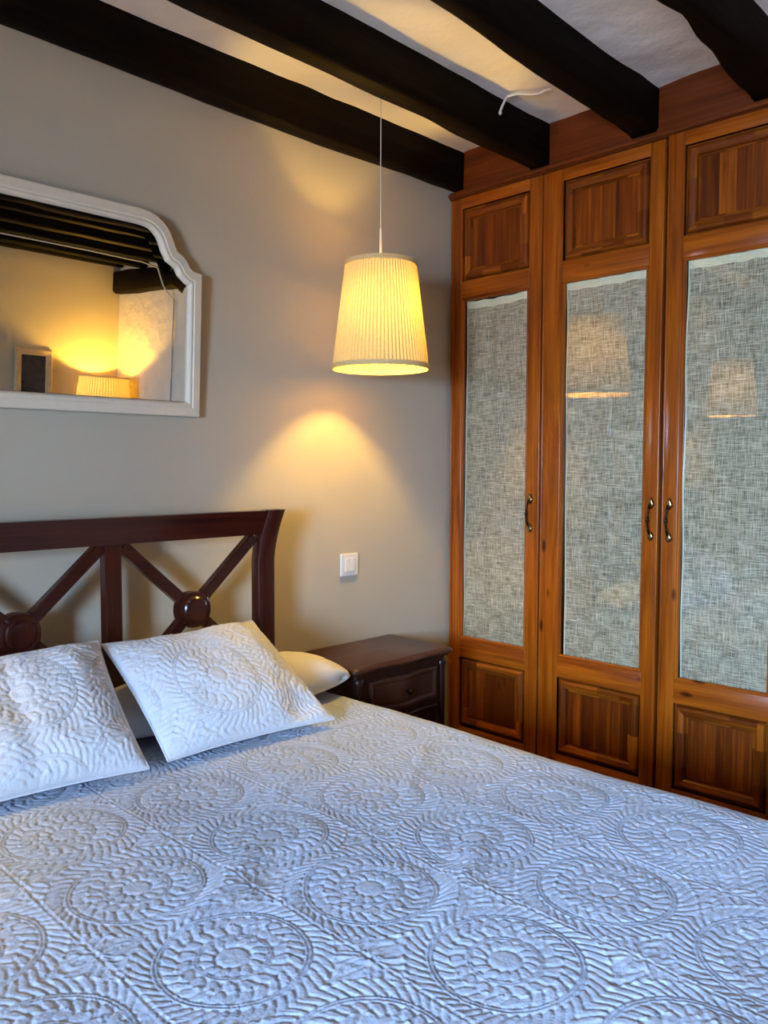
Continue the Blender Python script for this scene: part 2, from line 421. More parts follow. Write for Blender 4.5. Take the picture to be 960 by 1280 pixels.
beams.append(beam([(XL, -.87), (1.47, -.842), (W, -.79), (XR, -.79)], [(XL, -.94), (1.87, -.897), (W, -.887), (XR, -.887)], [(XL, 2.445), (XR, 2.447)],
     'thick near-black ceiling beam that ends over the right part of the middle wardrobe door', 3, amp=.011))
beams.append(beam([(XL, -1.24), (1.85, -1.23), (1.98, -1.238), (2.29, -1.212), (W, -1.19), (XR, -1.19)], [(XL, -1.31), (2.27, -1.298), (XR, -1.29)], [(XL, 2.445), (XR, 2.447)],
     'wavy-edged near-black ceiling beam in the top right corner of the photo', 4, amp=.014))
for k in range(6):
    yy = -1.62-.405*k
    beams.append(beam([(XL, yy), (XR, yy)], [(XL, yy-.10), (XR, yy-.10)], [(XL, 2.445), (XR, 2.445)],
        'dark ceiling beam of the far side of the room, seen only in the wall mirror', 6+k, amp=.01))
beams.append(beam([(XL, -4.02), (XR, -4.02)], [(XL, -4.098), (XR, -4.098)], [(XL, 2.47), (XR, 2.47)],
     'dark beam along the wall above the table lamp, seen in the mirror', 14, amp=.006))
# girder under the beams along the right wall, past the wardrobe
b = MB(); vs = []; fs = []
ys = np.arange(-4.09, -1.95, .04)
for i, y in enumerate(ys):
    w1 = .03*vn1(y*2.3, 71)+.012*vn1(y*9, 72); w2 = .02*vn1(y*2.6, 73)
    zt = 2.455 + .012*vn1(y*6, 74)-.02; zb = 2.27+w1; xf = 3.13+w2
    vs += [(XR-.001, y, zt), (xf+.012, y, zt), (xf, y, zt-.012), (xf, y, zb+.02), (xf+.02, y, zb), (XR-.001, y, zb)]
S = 6; n = len(ys)
for i in range(n-1):
    for k in range(S): fs.append([i*S+k, i*S+(k+1) % S, (i+1)*S+(k+1) % S, (i+1)*S+k])
fs += [list(range(S))[::-1], [(n-1)*S+k for k in range(S)]]
b.add(vs, fs, 0, True)
tag(b.build('wall_girder', M['beam']), 'thick dark girder across the beam ends, seen in the mirror', 'beam')

# ------------------------------------------------------------------ wardrobe
WEND = -1.84
ward = empty('wardrobe', (W+.3, -.93, 0), 'built-in varnished pine wardrobe with linen-curtained glass doors, right of the bed', 'wardrobe')
CF = W+.024
b = MB()
b.box(CF, XR-.01, -.004, -.024, 0, 2.42); b.box(CF, XR-.01, WEND+.02, WEND, 0, 2.42)
b.box(XR-.025, XR-.01, -.024, WEND+.02, 0, 2.42)
b.box(CF+.02, XR-.025, -.024, WEND+.02, .10, .12); b.box(CF, XR-.025, -.024, WEND+.02, 2.39, 2.42)
b.box(CF+.03, XR-.03, -.024, WEND+.02, 1.95, 1.97)
b.build('carcass', M['carcass'], ward)
b = MB(); b.box(CF+.015, CF+.035, -.024, WEND+.02, 0, .10); b.build('plinth', M['pine_h'], ward)
b = MB()
for y in (-.450, -.925, -1.348): b.box(CF+.012, CF+.04, y-.02, y+.02, .12, 2.39)
b.box(CF, CF+.02, -.004, -.05, .12, 2.39)
b.build('face_frame', M['pine_v'], ward)
# fascia board scribed round the beam ends
prof = [(-.001, 2.415)]
top = []
bms = [(0, -.067, 2.447), (-.388, -.468, 2.437), (-.79, -.887, 2.445), (-1.19, -1.292, 2.445), (-1.62, -1.72, 2.443)]
y = 0.0
segs = []; cur = -.067
pts = [(-.001, 2.444), (-.070, 2.446), (-.074, ZT+.02)]
for f_, n_, zb in bms[1:]:
    e = .004
    pts += [(f_+e, ZT+.02), (f_+e, zb+.012), (f_-.006, zb-.002), (n_+.004, zb-.002), (n_-e, zb+.008), (n_-e, ZT+.02)]
pts += [(WEND, ZT+.02)]
poly = pts+[(WEND, 2.415), (-.001, 2.415)]
bm = bmesh.new()
fr = [bm.verts.new((W+.004, y, z)) for y, z in poly]
f = bm.faces.new(fr)
ex = bmesh.ops.extrude_face_region(bm, geom=[f])
for v in ex['geom']:
    if isinstance(v, bmesh.types.BMVert): v.co.x += .022
b = MB(); b.bm(bm); b.build('fascia_board', M['pine_fascia'], ward)
b = MB()   # narrow shelf moulding over the doors
vs = []
pr = [(W+.004, 2.418), (W-.006, 2.422), (W-.010, 2.428), (W-.010, 2.434), (W-.003, 2.438), (W+.004, 2.441)]
for y in (-.003, WEND): vs += [(x, y, z) for x, z in pr]
k = len(pr); b.add(vs, [[i, i+1, i+1+k, i+k] for i in range(k-1)]+[[0, k-1, 2*k-1, k]]+[list(range(k)), list(range(k, 2*k))[::-1]])
b.build('cornice', M['pine_fascia'], ward)

def rect_loops(b, x, y0, y1, z0, z1, prof, mi_v, mi_h, fill=None, mi_fill=0):
    """mitred moulding inside a rectangle (y0>y1): prof = (inset, depth)"""
    loops = []
    for ins, dep in prof:
        loops.append([(x+dep, y0-ins, z0+ins), (x+dep, y1+ins, z0+ins), (x+dep, y1+ins, z1-ins), (x+dep, y0-ins, z1-ins)])
    for a, c in zip(loops[:-1], loops[1:]):
        for k in range(4):
            j = (k+1) % 4
            b.add([a[k], a[j], c[j], c[k]], [[0, 1, 2, 3]], mi_h if k in (0, 2) else mi_v)
    if fill is not None: b.add(loops[-1], [[0, 1, 2, 3]], mi_fill)

def handle(door, y, z, x):
    b = MB()
    n = 44; pts = []; rad = []
    for i in range(n+1):
        t = i/n; zz = .050*(1-2*t)
        out = .019*(1-(2*t-1)**2)**.6 + .006
        r = .0040
        for c, a, w in ((.5, .0034, .035), (.40, .0022, .02), (.60, .0022, .02), (.46, .0016, .012), (.54, .0016, .012), (.16, .0012, .03), (.84, .0012, .03)):
            r += a*math.exp(-((t-c)/w)**2)
        pts.append((x-out, y, z+zz)); rad.append(r)
    b.tube(pts, rad, 10)
    nb = len(b.f)
    for sgn, h in ((1, .034), (-1, .030)):           # leaf-shaped back plates
        vs = []; fs = []; K = 18; R = 5
        zc = z+sgn*.051
        for j in range(R+1):
            q = j/R
            for k in range(K):
                a = 2*math.pi*k/K
                ry = .0125*(1+.16*math.cos(3*a)); rz = h*.5*(1+.22*math.cos(2*a))
                vs.append((x-.0065*math.sqrt(max(0, 1-q*q))-.0015*(j < R), y+ry*q*math.sin(a), zc+sgn*.004+rz*q*math.cos(a)))
        for j in range(R):
            for k in range(K): fs.append([j*K+k, j*K+(k+1) % K, (j+1)*K+(k+1) % K, (j+1)*K+k])
        b.add(vs, fs, 0, True)
        b.tube([(x-.004, y, zc+sgn*.016), (x-.005, y, zc+sgn*.022)], [.0042, .0012], 8)
        b.tube([(x-.001, y, zc), (x-.011, y, zc-sgn*.002)], [.006, .0045], 10)
    b.m[:nb] = [1]*nb
    return b.build('handle', [M['brass'], M['bronze']], door, (x, y, z))

ZB, ZD = .13, 2.412           # door foot and top
Z_LP0, Z_LP1 = .284, .570     # lower panel
Z_G0, Z_G1 = .648, 2.014      # pane
Z_UP0, Z_UP1 = 2.085, 2.367   # upper panel
MOULD = [(0, 0), (0, .014), (.006, .014), (.008, .006), (.012, .001), (.018, -.002), (.023, -.001), (.034, .002), (.037, .0045), (.039, .013), (.044, .013), (.047, .0105)]
door_labels = ['narrow pine door nearest the back wall', 'middle pine door with the lampshade reflected in its pane', 'pine door at the right edge of the photo, slightly ajar', None]
def make_door(y0, y1, o0, o1, uo, hy, label, cur, seed, ajar=0.0, hinge=None):
    """y0>y1 outer edges, o0>o1 the opening"""
    org = Vector((W, hinge if hinge is not None else y0, ZB))
    b = MB(); x0, x1 = W, W+.022; bv = .004
    b.box(x0, x1, y0, o0, ZB, ZD, 0, bv); b.box(x0, x1, o1, y1, ZB, ZD, 0, bv)
    for za, zb in ((ZB, Z_LP0), (Z_LP1, Z_G0), (Z_G1, Z_UP0), (Z_UP1, ZD)):
        b.box(x0+.0006, x1, o0+.002, o1-.002, za, zb, 1, .0025)
    # rounded lip along both long edges
    for yy in (y0-.004, y1+.004):
        b.tube([(W+.002, yy, ZB+.004), (W+.002, yy, ZD-.004)], .0042, 10, 0)
    # glazing bead
    rect_loops(b, W, o0, o1, Z_G0, Z_G1, [(0, .002), (.002, .0005), (.005, .001), (.008, .004), (.009, .008), (.009, .0115)], 0, 1)
    d = b.build('door', [M['pine_v'], M['pine_h']], ward, org)
    if label: d['label'] = label
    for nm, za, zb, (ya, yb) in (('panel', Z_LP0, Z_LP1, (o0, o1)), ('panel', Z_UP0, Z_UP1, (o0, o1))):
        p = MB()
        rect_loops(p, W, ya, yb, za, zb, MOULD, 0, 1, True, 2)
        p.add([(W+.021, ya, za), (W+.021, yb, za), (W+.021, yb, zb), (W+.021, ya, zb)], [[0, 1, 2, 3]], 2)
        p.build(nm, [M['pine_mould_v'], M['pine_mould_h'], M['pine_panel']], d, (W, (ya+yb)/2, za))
    g = MB(); g.box(W+.0115, W+.0145, o0-.0005, o1+.0005, Z_G0+.0005, Z_G1-.0005)
    g.build('glass_pane', M['glass'], d, (W, (o0+o1)/2, Z_G0))
    # gathered linen behind the pane; cur = inset of left edge at top/bottom, right edge, drop of top left/right
    lt, lb, rt, rb, tl, tr, sag = cur
    nu, nv = 60, 140
    u = np.linspace(0, 1, nu)[:, None]; v = np.linspace(0, 1, nv)[None, :]
    ya = (o0-.004)-(lt*(1-v)+lb*v)*1.0; yb = (o1+.004)+(rt*(1-v)+rb*v)
    ya = ya+.0018*np.sin(v*19+seed); 
    Yg = ya*(1-u)+yb*u
    ztop = (Z_G1-.004)-(tl*(1-u)+tr*u)-sag*4*u*(1-u)+.0015*np.sin(u*23+seed)
    Zg = ztop*(1-v)+(Z_G0+.003)*v
    Xg = W+.0195+.0022*np.sin(u*17+v*3+seed)+.0016*np.sin(u*31-v*5+seed*2)+.0012*np.sin(v*22+u*4)
    P = np.stack([Xg+0*Yg, Yg+0*Zg, Zg+0*Yg], -1)
    cu = grid_mesh('curtain', P, M['linen'], d, (W+.02, o0, Z_G0))
    cu.data.materials.append(M['linen_hem'])
    mi = np.zeros((nu-1, nv-1), dtype=np.int32); mi[:, :3] = 1; mi[0, :] = 1; mi[-1, :] = 0
    cu.data.polygons.foreach_set('material_index', mi.ravel())
    # rolled top hem
    h = MB()
    for dz, r in ((0.0, .0032), (-.010, .0026), (-.0195, .0022)):
        h.tube([(W+.0185, float(ya[0, 0])*(1-t)+float(yb[0, 0])*t, float(np.interp(t, u[:, 0], ztop[:, 0]))+dz-.004) for t in np.linspace(.01, .99, 16)], r*.7, 6)
    hm = h.build('hem', M['linen_hem'], d, (W+.02, o0, Z_G1)); hm['label'] = 'pale doubled hem along the curtain top'
    handle(d, hy, 1.172, W)
    if ajar: d.rotation_euler.z = ajar
    return d
make_door(-.012, -.447, -.070, -.389, None, -.408, door_labels[0], (.006, .000, .0, .0, .004, .0, .006), 1.0)
make_door(-.453, -.919, -.536, -.866, None, -.893, door_labels[1], (.003, .014, .0, .0, .0, .0, .002), 2.2)
make_door(-.936, -1.345, -.992, -1.288, None, -.963, door_labels[2], (.004, .006, .0, .0, .0, .0, .002), 3.7, ajar=math.radians(1.8), hinge=-1.345)
make_door(-1.351, WEND+.004, -1.408, -1.78, None, -1.79, None, (.002, .002, .0, .0, .0, .0, .003), 5.1)

# ------------------------------------------------------------------ bed
BX0, BX1 = -.10, 1.66
bed = empty('bed', (.79, -1.1, 0), 'double bed with dark mahogany crossed-lattice headboard against the wall', 'bed')
HY = -.105
def hb_post(x0, x1, foot, flare):
    """sabre-shaped post: y offset grows towards the top"""
    b = MB(); zs = list(np.linspace(foot, 1.05, 6))+list(np.linspace(1.07, 1.212, 12)); vs = []; fs = []
    for z in zs:
        t = max(0.0, (z-1.04)/.17); dy = -.036*t**1.7*flare; dx = .016*t**1.7*flare
        bx = .004
        ya, yb = HY+.022+dy*.9, HY-.02+dy
        sec = [(x0+bx+dx, ya), (x0+dx, ya-bx), (x0+dx, yb+bx), (x0+bx+dx, yb), (x1-bx+dx, yb), (x1+dx, yb+bx), (x1+dx, ya-bx), (x1-bx+dx, ya)]
        vs += [(x, y, z) for x, y in sec]
    S = 8
    for i in range(len(zs)-1):
        for k in range(S): fs.append([i*S+k, i*S+(k+1) % S, (i+1)*S+(k+1) % S, (i+1)*S+k])
    fs += [list(range(S))[::-1], [(len(zs)-1)*S+k for k in range(S)]]
    b.add(vs, fs, 0, True)
    return b
for x0, x1 in ((1.528, 1.592), (-.012, .052)):
    b = hb_post(x0, x1, 0, 1.0)
    b.build('headboard_post', M['mahogany_z'], bed)
# bowed top rail
b = MB(); vs = []; fs = []
pr = []
for i in range(10):
    t = i/9; z = 1.136+.070*t; dy = -.036*((z-1.04)/.17)**1.7
    pr.append((HY-.016+dy, z))
pr += [(pr[-1][0]-.002, 1.2105), (pr[-1][0]+.018, 1.212), (pr[-1][0]+.034, 1.209)]
for i in range(9, -1, -1):
    t = i/9; z = 1.136+.070*t; dy = -.036*((z-1.04)/.17)**1.7
    pr.append((HY+.016+dy*.9, z))
for x in (.042, 1.540): vs += [(x, y, z) for y, z in pr]
k = len(pr)
fs = [[i, (i+1) % k, (i+1) % k+k, i+k] for i in range(k)]+[list(range(k)), list(range(k, 2*k))[::-1]]
b.add(vs, fs, 0, True); b.build('headboard_rail', M['mahogany_x'], bed)
b = MB(); b.box(.05, 1.53, HY-.018, HY+.018, .42, .50, 0, .004); b.build('lower_rail', M['mahogany_x'], bed)
b = MB(); b.box(.05, 1.53, HY-.016, HY+.016, .66, .715, 0, .004); b.build('lattice_rail', M['mahogany_x'], bed)
for xm in (1.049, .546):
    b = MB(); b.box(xm-.024, xm+.024, HY-.018, HY+.018, .50, 1.142, 0, .004); b.build('headboard_stile', M['mahogany_z'], bed)
for xa, xb in ((1.073, 1.528), (.570, 1.025), (.052, .522)):
    cx, cz = (xa+xb)/2, .927
    for sx in (-1, 1):
        for sz in (-1, 1):
            ex = cx+sx*((xb-xa)/2-.008); ez = 1.128 if sz > 0 else .720
            d = Vector((ex-cx, 0, ez-cz)); ln = d.length; u = d/ln; w = Vector((-u.z, 0, u.x))*.0165
            b = MB(); vs = []
            t = .013
            for e in (Vector((cx, 0, cz))+u*.045, Vector((cx, 0, cz))+u*ln):
                for q, yy in ((-1, HY-t+.003), (-.8, HY-t), (.8, HY-t), (1, HY-t+.003), (1, HY+t), (-1, HY+t)):
                    vs.append((e.x+w.x*q, yy, e.z+w.z*q))
            fs = [[i, (i+1) % 6, (i+1) % 6+6, i+6] for i in range(6)]+[list(range(6))[::-1], list(range(6, 12))]
            b.add(vs, fs); b.build('lattice_bar', M['mahogany_x'], bed)
    b = MB()   # turned rosette with four scalloped lobes
    K = 64; prof = [(.0, -.030), (.030, -.030), (.036, -.028), (.040, -.024), (.046, -.0235), (.052, -.021), (.054, -.016), (.054, .016), (0, .016)]
    vs = []; fs = []
    for r, dy in prof:
        for k in range(K):
            a = 2*math.pi*k/K; rr = r*(1-.06*(abs(math.cos(2*a)) < .18) - .02*math.cos(4*a))
            vs.append((cx+rr*math.cos(a), HY+dy, cz+rr*math.sin(a)))
    for i in range(len(prof)-1):
        for k in range(K): fs.append([i*K+k, i*K+(k+1) % K, (i+1)*K+(k+1) % K, (i+1)*K+k])
    b.add(vs, fs, 0, False); b.build('rosette', M['mahogany_z'], bed)
for xx in (BX0+.06, BX1-.10):
    b = MB(); b.box(xx, xx+.03, -.13, -2.1, .22, .36, 0, .004); b.build('side_rail', M['mahogany_x'], bed)
    b = MB(); b.box(xx-.01, xx+.05, -2.05, -2.11, 0, .38, 0, .005); b.build('leg', M['mahogany_z'], bed)
b = MB(); b.box(BX0+.09, BX1-.10, -2.07, -2.10, .22, .36, 0, .004); b.build('foot_rail', M['mahogany_x'], bed)
b = MB(); b.box(BX0+.03, BX1-.02, -.145, -2.10, .30, .615, 0, .05, 4); mt = b.build('mattress', M['mattress'], bed)

# ---- raised matelasse pattern (metres), rows and columns of leaf-ringed medallions
PX, PY, OX, OY = .276, .280, .660, -.675
def g(x, w): return np.exp(-(x/w)**2)
def sm(a, b_, x):
    t = np.clip((x-a)/(b_-a), 0, 1); return t*t*(3-2*t)
def puff(ph, p=.55): return np.abs(np.sin(ph))**p
def matelasse(x, y, seamed=True):
    u = (x-OX)/PX; v = (y-OY)/PY
    iu = np.round(u); iv = np.round(v)
    dx = (u-iu)*PX; dy = (v-iv)*PY
    r = np.hypot(dx, dy); th = np.arctan2(dy, dx)
    spin = np.where((iu+iv) % 2 == 0, 1.0, -1.0); th = th*spin
    th = th+.25*vnoise(x*40, y*40, 31)*.2
    r = r+.0022*vnoise(x*18, y*18, 32)
    h = np.zeros_like(x)
    rope = .88+.12*np.sin(th*110+r*900)
    for rr, a in ((.1065, .0034), (.1125, .0034), (.0500, .0028), (.0550, .0028)):
        h += a*g(r-rr, .0017)*rope
    def leaves(n, r0, r1, twist, amp, edge=.45, fat=.55):
        """ring of n quilted teardrops with stitched grooves between"""
        q = (r-r0)/(r1-r0); qq = np.clip(q, 0, 1)
        ph = (th*n/(2*math.pi)+twist*q) % 1.0; t = (ph-.5)*2
        wq = .96*np.sqrt(np.clip(1-((qq-fat)/np.where(qq < fat, fat+.04, 1.04-fat))**2, 0.0, 1))+1e-3
        d = np.abs(t)/wq
        ins = (q > 0)*(q < 1)
        dome = np.clip(1-d**3, 0, 1)**edge
        return ins*(amp*dome-.25*amp*g(t, .10)*(dome > .3))
    h += leaves(46, .1165, .149, 1.5, .0026)
    h += leaves(28, .0790, .1030, .7, .0026, fat=.62)
    h += leaves(18, .0585, .0820, -.3, .0024, fat=.6)
    h += leaves(14, .0270, .0475, .4, .0022)
    h += .0014*(1-sm(.019, .025, r))-.0012*g(r-.0255, .0016)
    # sprays in the corners between four medallions
    cu = np.floor(u)+.5; cv = np.floor(v)+.5
    ex = (u-cu)*PX; ey = (v-cv)*PY; rc = np.hypot(ex, ey); tc = np.arctan2(ey, ex)
    z4 = sm(.143, .149, r)
    vein = puff(tc*8+rc*120*np.where(np.sin(tc*2) > 0, 1, -1)+2.6*vnoise(x*34, y*34, 8), .45)
    h += z4*.0026*vein*sm(.003, .010, rc)
    h += z4*.0020*vnoise(x*120, y*120, 9)
    h += .0016*z4*g(np.abs(ex)-np.abs(ey)*.9, .0025)
    if seamed:
        sx = (u-np.floor(u)-.5)*PX
        h += -.0009*g(sx, .0022)+.0010*g(np.abs(sx)-.0048, .0022)
    h += .0010*vnoise(x*130, y*130, 10)
    return h

# ---- bedspread: one sheet, flat over the mattress and falling at both sides and the foot
ST = .0025
RX = .048; DROP = .34
xa, xb = BX0+.03, 1.668
nx_top = int((xb-xa)/ST); arc = RX*math.pi/2
s_left = np.linspace(-(arc+DROP), 0, 60)[:-1]; s_top = np.linspace(0, xb-xa, nx_top); s_right = np.concatenate([np.arange(ST, arc+.06, ST), np.linspace(arc+.07, arc+DROP, 40)])+(xb-xa)
S_ = np.concatenate([s_left, s_top, s_right])
ya_, yb_ = -.15, -2.10
t_top = np.linspace(0, ya_-yb_, int((ya_-yb_)/ST)); t_foot = np.linspace(0, arc+DROP, 40)[1:]+(ya_-yb_)
T_ = np.concatenate([t_top, t_foot])
SS, TT = np.meshgrid(S_, T_, indexing='ij')
def fold(s, length):
    """signed distance past the flat part -> (out, down, normal tilt)"""
    over = np.clip(s-length, 0, None); under = np.clip(-s, 0, None); o = np.maximum(over, under); sg = np.where(s > length, 1, np.where(s < 0, -1, 0))
    a = np.clip(o, 0, arc)/RX
    out = RX*np.sin(a); down = RX*(1-np.cos(a))+np.clip(o-arc, 0, None)
    return sg, out, down, a
ln = xb-xa; ltn = ya_-yb_
sg, out, down, aa = fold(SS, ln)
X_ = xa+np.clip(SS, 0, ln)+sg*out
sg2, out2, down2, a2 = fold(np.maximum(TT, 0), ltn)
Y_ = ya_-np.clip(TT, 0, ltn)-sg2*out2
Z_ = .640-np.maximum(down, down2)
fx = xa+SS; fy = ya_-TT                       # cloth coordinates
flat_head = sm(.20, .30, TT + .06*vnoise(fx*4, fy*4, 40))   # plain strip under the pillows
H = matelasse(fx, fy)*(.12+.88*flat_head)*(1-.8*sm(ln-.012, ln+.004, SS))
# soft wrinkles
wr = .010*vnoise(fx*2.3+5, fy*2.6+1, 21)+.0055*vnoise(fx*6+2, fy*5+7, 22)+.003*vnoise(fx*13, fy*11, 23)
def crease(x0, y0, x1, y1, w, a):
    d = np.array([x1-x0, y1-y0]); l_ = np.hypot(*d); d = d/l_
    px_ = fx-x0; py_ = fy-y0; al = px_*d[0]+py_*d[1]; ac = -px_*d[1]+py_*d[0]
    ac = ac+.02*vnoise(fx*9, fy*9, 25)
    return a*g(ac, w)*np.exp(-((al-l_/2)/(l_*.5))**4)
wr += crease(.62, -1.12, .88, -1.00, .022, .007)+crease(.80, -1.16, .98, -1.10, .018, .006)-crease(.78, -1.10, .95, -1.03, .02, .005)
wr += crease(.95, -1.38, 1.22, -1.25, .020, .007)-crease(.93, -1.33, 1.2, -1.2, .02, .005)+crease(1.28, -1.00, 1.52, -.83, .02, .005)
wr += crease(1.0, -.86, 1.25, -.72, .018, .004)+crease(.5, -.84, .75, -.76, .016, .005)
wr = wr*np.cos(aa)*np.cos(a2)
NX = sg*np.sin(aa); NZ = np.cos(aa)*np.cos(a2); NY = -np.sin(a2)
# gentle flutes in the hanging sides
fl = np.clip(np.maximum(down, down2)-.06, 0, .3)
X_ = X_+NX*(H+.10*fl*np.sin(fy*21)*np.abs(sg)); Y_ = Y_+NY*(H+.10*fl*np.sin(fx*21)); Z_ = Z_+NZ*H+wr
P = np.stack([X_, Y_, Z_], -1)
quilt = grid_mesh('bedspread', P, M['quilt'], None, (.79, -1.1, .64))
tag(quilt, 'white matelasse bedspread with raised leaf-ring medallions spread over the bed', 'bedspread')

# ---- pillows
def cushion(name, BL, BR, TL, TR, thick, thick_b, label, cat, grp, mat, pattern=True, n=150, off=(0, 0), seed=1, sag=.0, pinch=.009, dent=(), round_=.0):
    BL, BR, TL, TR = [np.array(p, float) for p in (BL, BR, TL, TR)]
    u = np.linspace(0, 1, n)[:, None]; v = np.linspace(0, 1, n)[None, :]
    cx = 4*u*(1-u); cy = 4*v*(1-v)
    base = (BL*(1-u)[..., None]+BR*u[..., None])*(1-v)[..., None]+(TL*(1-u)[..., None]+TR*u[..., None])*v[..., None]
    ex = (BR-BL); wdt = np.linalg.norm(ex); ex = ex/wdt; ey = (TL-BL); hgt = np.linalg.norm(ey); ey = ey/hgt
    nr = np.cross(ex, ey); nr /= np.linalg.norm(nr)
    # edges bow inwards between the corners
    base = base + ((2*(.5-u))*pinch*cy*np.abs(2*u-1))[..., None]*ex + ((2*(.5-v))*pinch*cx*np.abs(2*v-1))[..., None]*ey
    base = base + (round_*(np.abs(2*u-1)**5)*(np.abs(2*v-1)**5))[..., None]*(np.sign(.5-u)[..., None]*ex+np.sign(.5-v)[..., None]*ey)
    prof = (1-np.abs(2*u-1)**2.6)**.62*(1-np.abs(2*v-1)**2.6)**.62
    fxx = u*wdt+0*v+off[0]; fyy = v*hgt+0*u+off[1]
    w = .018*vnoise(fxx*7+seed, fyy*7, 50+seed)+.010*vnoise(fxx*17, fyy*17+seed, 60+seed)
    for (du, dv, su, sv, am) in dent: w = w+am*np.exp(-((u-du)/su)**2-((v-dv)/sv)**2)
    Hh = matelasse(fxx+OX, fyy+OY, False)*1.5 if pattern else .0008*vnoise(fxx*60, fyy*60, 4)
    ed = np.clip(prof*3, 0, 1)
    front = thick*prof+w*ed*(1 if pattern else .8)+Hh*ed
    sagz = -sag*cy*cx
    Pf = base+front[..., None]*nr; Pf[..., 2] += sagz
    back = -thick_b*prof
    Pb = base+back[..., None]*nr
    Pc = np.concatenate([Pf, Pb[::-1]], 0)          # front then back, joined along the u=1 edge
    o = grid_mesh(name, Pc, mat, None, tuple((BL+BR)/2))
    bm = bmesh.new(); bm.from_mesh(o.data); bmesh.ops.remove_doubles(bm, verts=bm.verts[:], dist=1e-5)
    bmesh.ops.recalc_face_normals(bm, faces=bm.faces[:]); bm.to_mesh(o.data); bm.free()
    # corded edge
    if pattern:
        ring = [base[i, 0] for i in range(0, n, 5)]+[base[-1, j] for j in range(0, n, 5)]+[base[i, -1] for i in range(n-1, -1, -5)]+[base[0, j] for j in range(n-1, -1, -5)]
        rg = MB(); rg.tube([tuple(p) for p in ring]+[tuple(ring[0])], .0028, 6)
        rg.build('piping', mat, o)
    return tag(o, label, cat, grp)
cushion('cushion', (.978, -.515, .660), (1.462, -.552, .662), (.960, -.228, .893), (1.444, -.205, .886), .072, .026,
        'white quilted cushion leaning on the bed before the right headboard lattice, all four corners visible', 'cushion', 'quilted cushions on the bed', M['cushion'],
        off=(.08, .12), seed=3, dent=((.82, .12, .12, .10, -.02), (.9, .25, .1, .3, -.008)))
cushion('cushion', (.440, -.475, .660), (.920, -.530, .662), (.455, -.190, .905), (.945, -.236, .905), .072, .026,
        'white quilted cushion leaning on the bed at the left edge of the photo', 'cushion', 'quilted cushions on the bed', M['cushion'],
        off=(.02, .06), seed=5, dent=((.5, .5, .05, .6, -.008),))
cushion('pillow', (.86, -.375, .686), (1.735, -.375, .686), (.86, -.135, .715), (1.735, -.135, .715), .085, .045,
        'plain white sleeping pillow lying behind the right cushion, beside the nightstand', 'pillow', 'sleeping pillows', M['sheet'], pattern=False, n=70, seed=8, pinch=0, round_=.05)
cushion('pillow', (-.08, -.365, .686), (.83, -.365, .686), (-.08, -.135, .715), (.83, -.135, .715), .085, .045,
        'plain white sleeping pillow lying behind the left cushion', 'pillow', 'sleeping pillows', M['sheet'], pattern=False, n=70, seed=9, pinch=0, round_=.05)

# ------------------------------------------------------------------ nightstand
NX0, NX1, NYB, NYF, NZ_ = 1.742, 2.236, -.015, -.335, .705
ns = empty('nightstand', ((NX0+NX1)/2, -.17, 0), 'dark brown wooden nightstand with serpentine top, between bed and wardrobe', 'nightstand')
def serp(x0, x1, yb, yf, amp, r=.03, n=40):
    """outline with rounded front corners and a double-curved front"""
    pts = [(x0, yb)]
    for i in range(7):
        a = math.pi+ (math.pi/2)*i/6; pts.append((x0+r+r*math.cos(a), yf+r+r*math.sin(a)))
    for i in range(1, n):
        t = i/n; x = x0+r+(x1-x0-2*r)*t
        pts.append((x, yf+amp*(.5-.5*math.cos(2*math.pi*t))*1.0-amp*1.5*g(np.array(t-.5), .17)))
    for i in range(7):
        a = 1.5*math.pi+(math.pi/2)*i/6; pts.append((x1-r+r*math.cos(a), yf+r+r*math.sin(a)))
    pts.append((x1, yb))
    return pts
def stack(b, layers, mi=0):
    """layers of (outline, z): walls between, caps at the ends"""
    k = len(layers[0][0]); vs = []; fs = []
    for pts, z in layers: vs += [(x, float(y), z) for x, y in pts]
    for i in range(len(layers)-1):
        for j in range(k): fs.append([i*k+j, i*k+(j+1) % k, (i+1)*k+(j+1) % k, (i+1)*k+j])
    fs += [list(range(k))[::-1], [(len(layers)-1)*k+j for j in range(k)]]
    b.add(vs, fs, mi, True)
def so(d, z): return (serp(NX0+d, NX1-d, NYB-(d > .03)*.002, NYF+d, .016, max(.008, .03-d*.4)), z)
b = MB(); stack(b, [so(.018, NZ_-.027), so(.012, NZ_-.024), so(.010, NZ_-.019), so(.002, NZ_-.017), so(0, NZ_-.012), so(.0015, NZ_-.007), so(.006, NZ_-.003), so(.010, NZ_-.0025), so(.013, NZ_)])
b.build('tabletop', M['night_x'], ns)
b = MB(); stack(b, [so(.024, .10), so(.024, NZ_-.027)]); b.build('body', M['night_z'], ns)
for xx in (NX0+.045, NX1-.045):
    b = MB()
    b.tube([(xx, NYF+.034, .13), (xx, NYF+.034, NZ_-.05)], .016, 14); b.lathe([(.019, 0), (.021, .012), (.017, .02)], 16, 0, (xx, NYF+.034, NZ_-.062)); b.build('corner_pilaster', M['night_z'], ns)
b = MB(); xl, xr = NX0+.085, NX1-.085
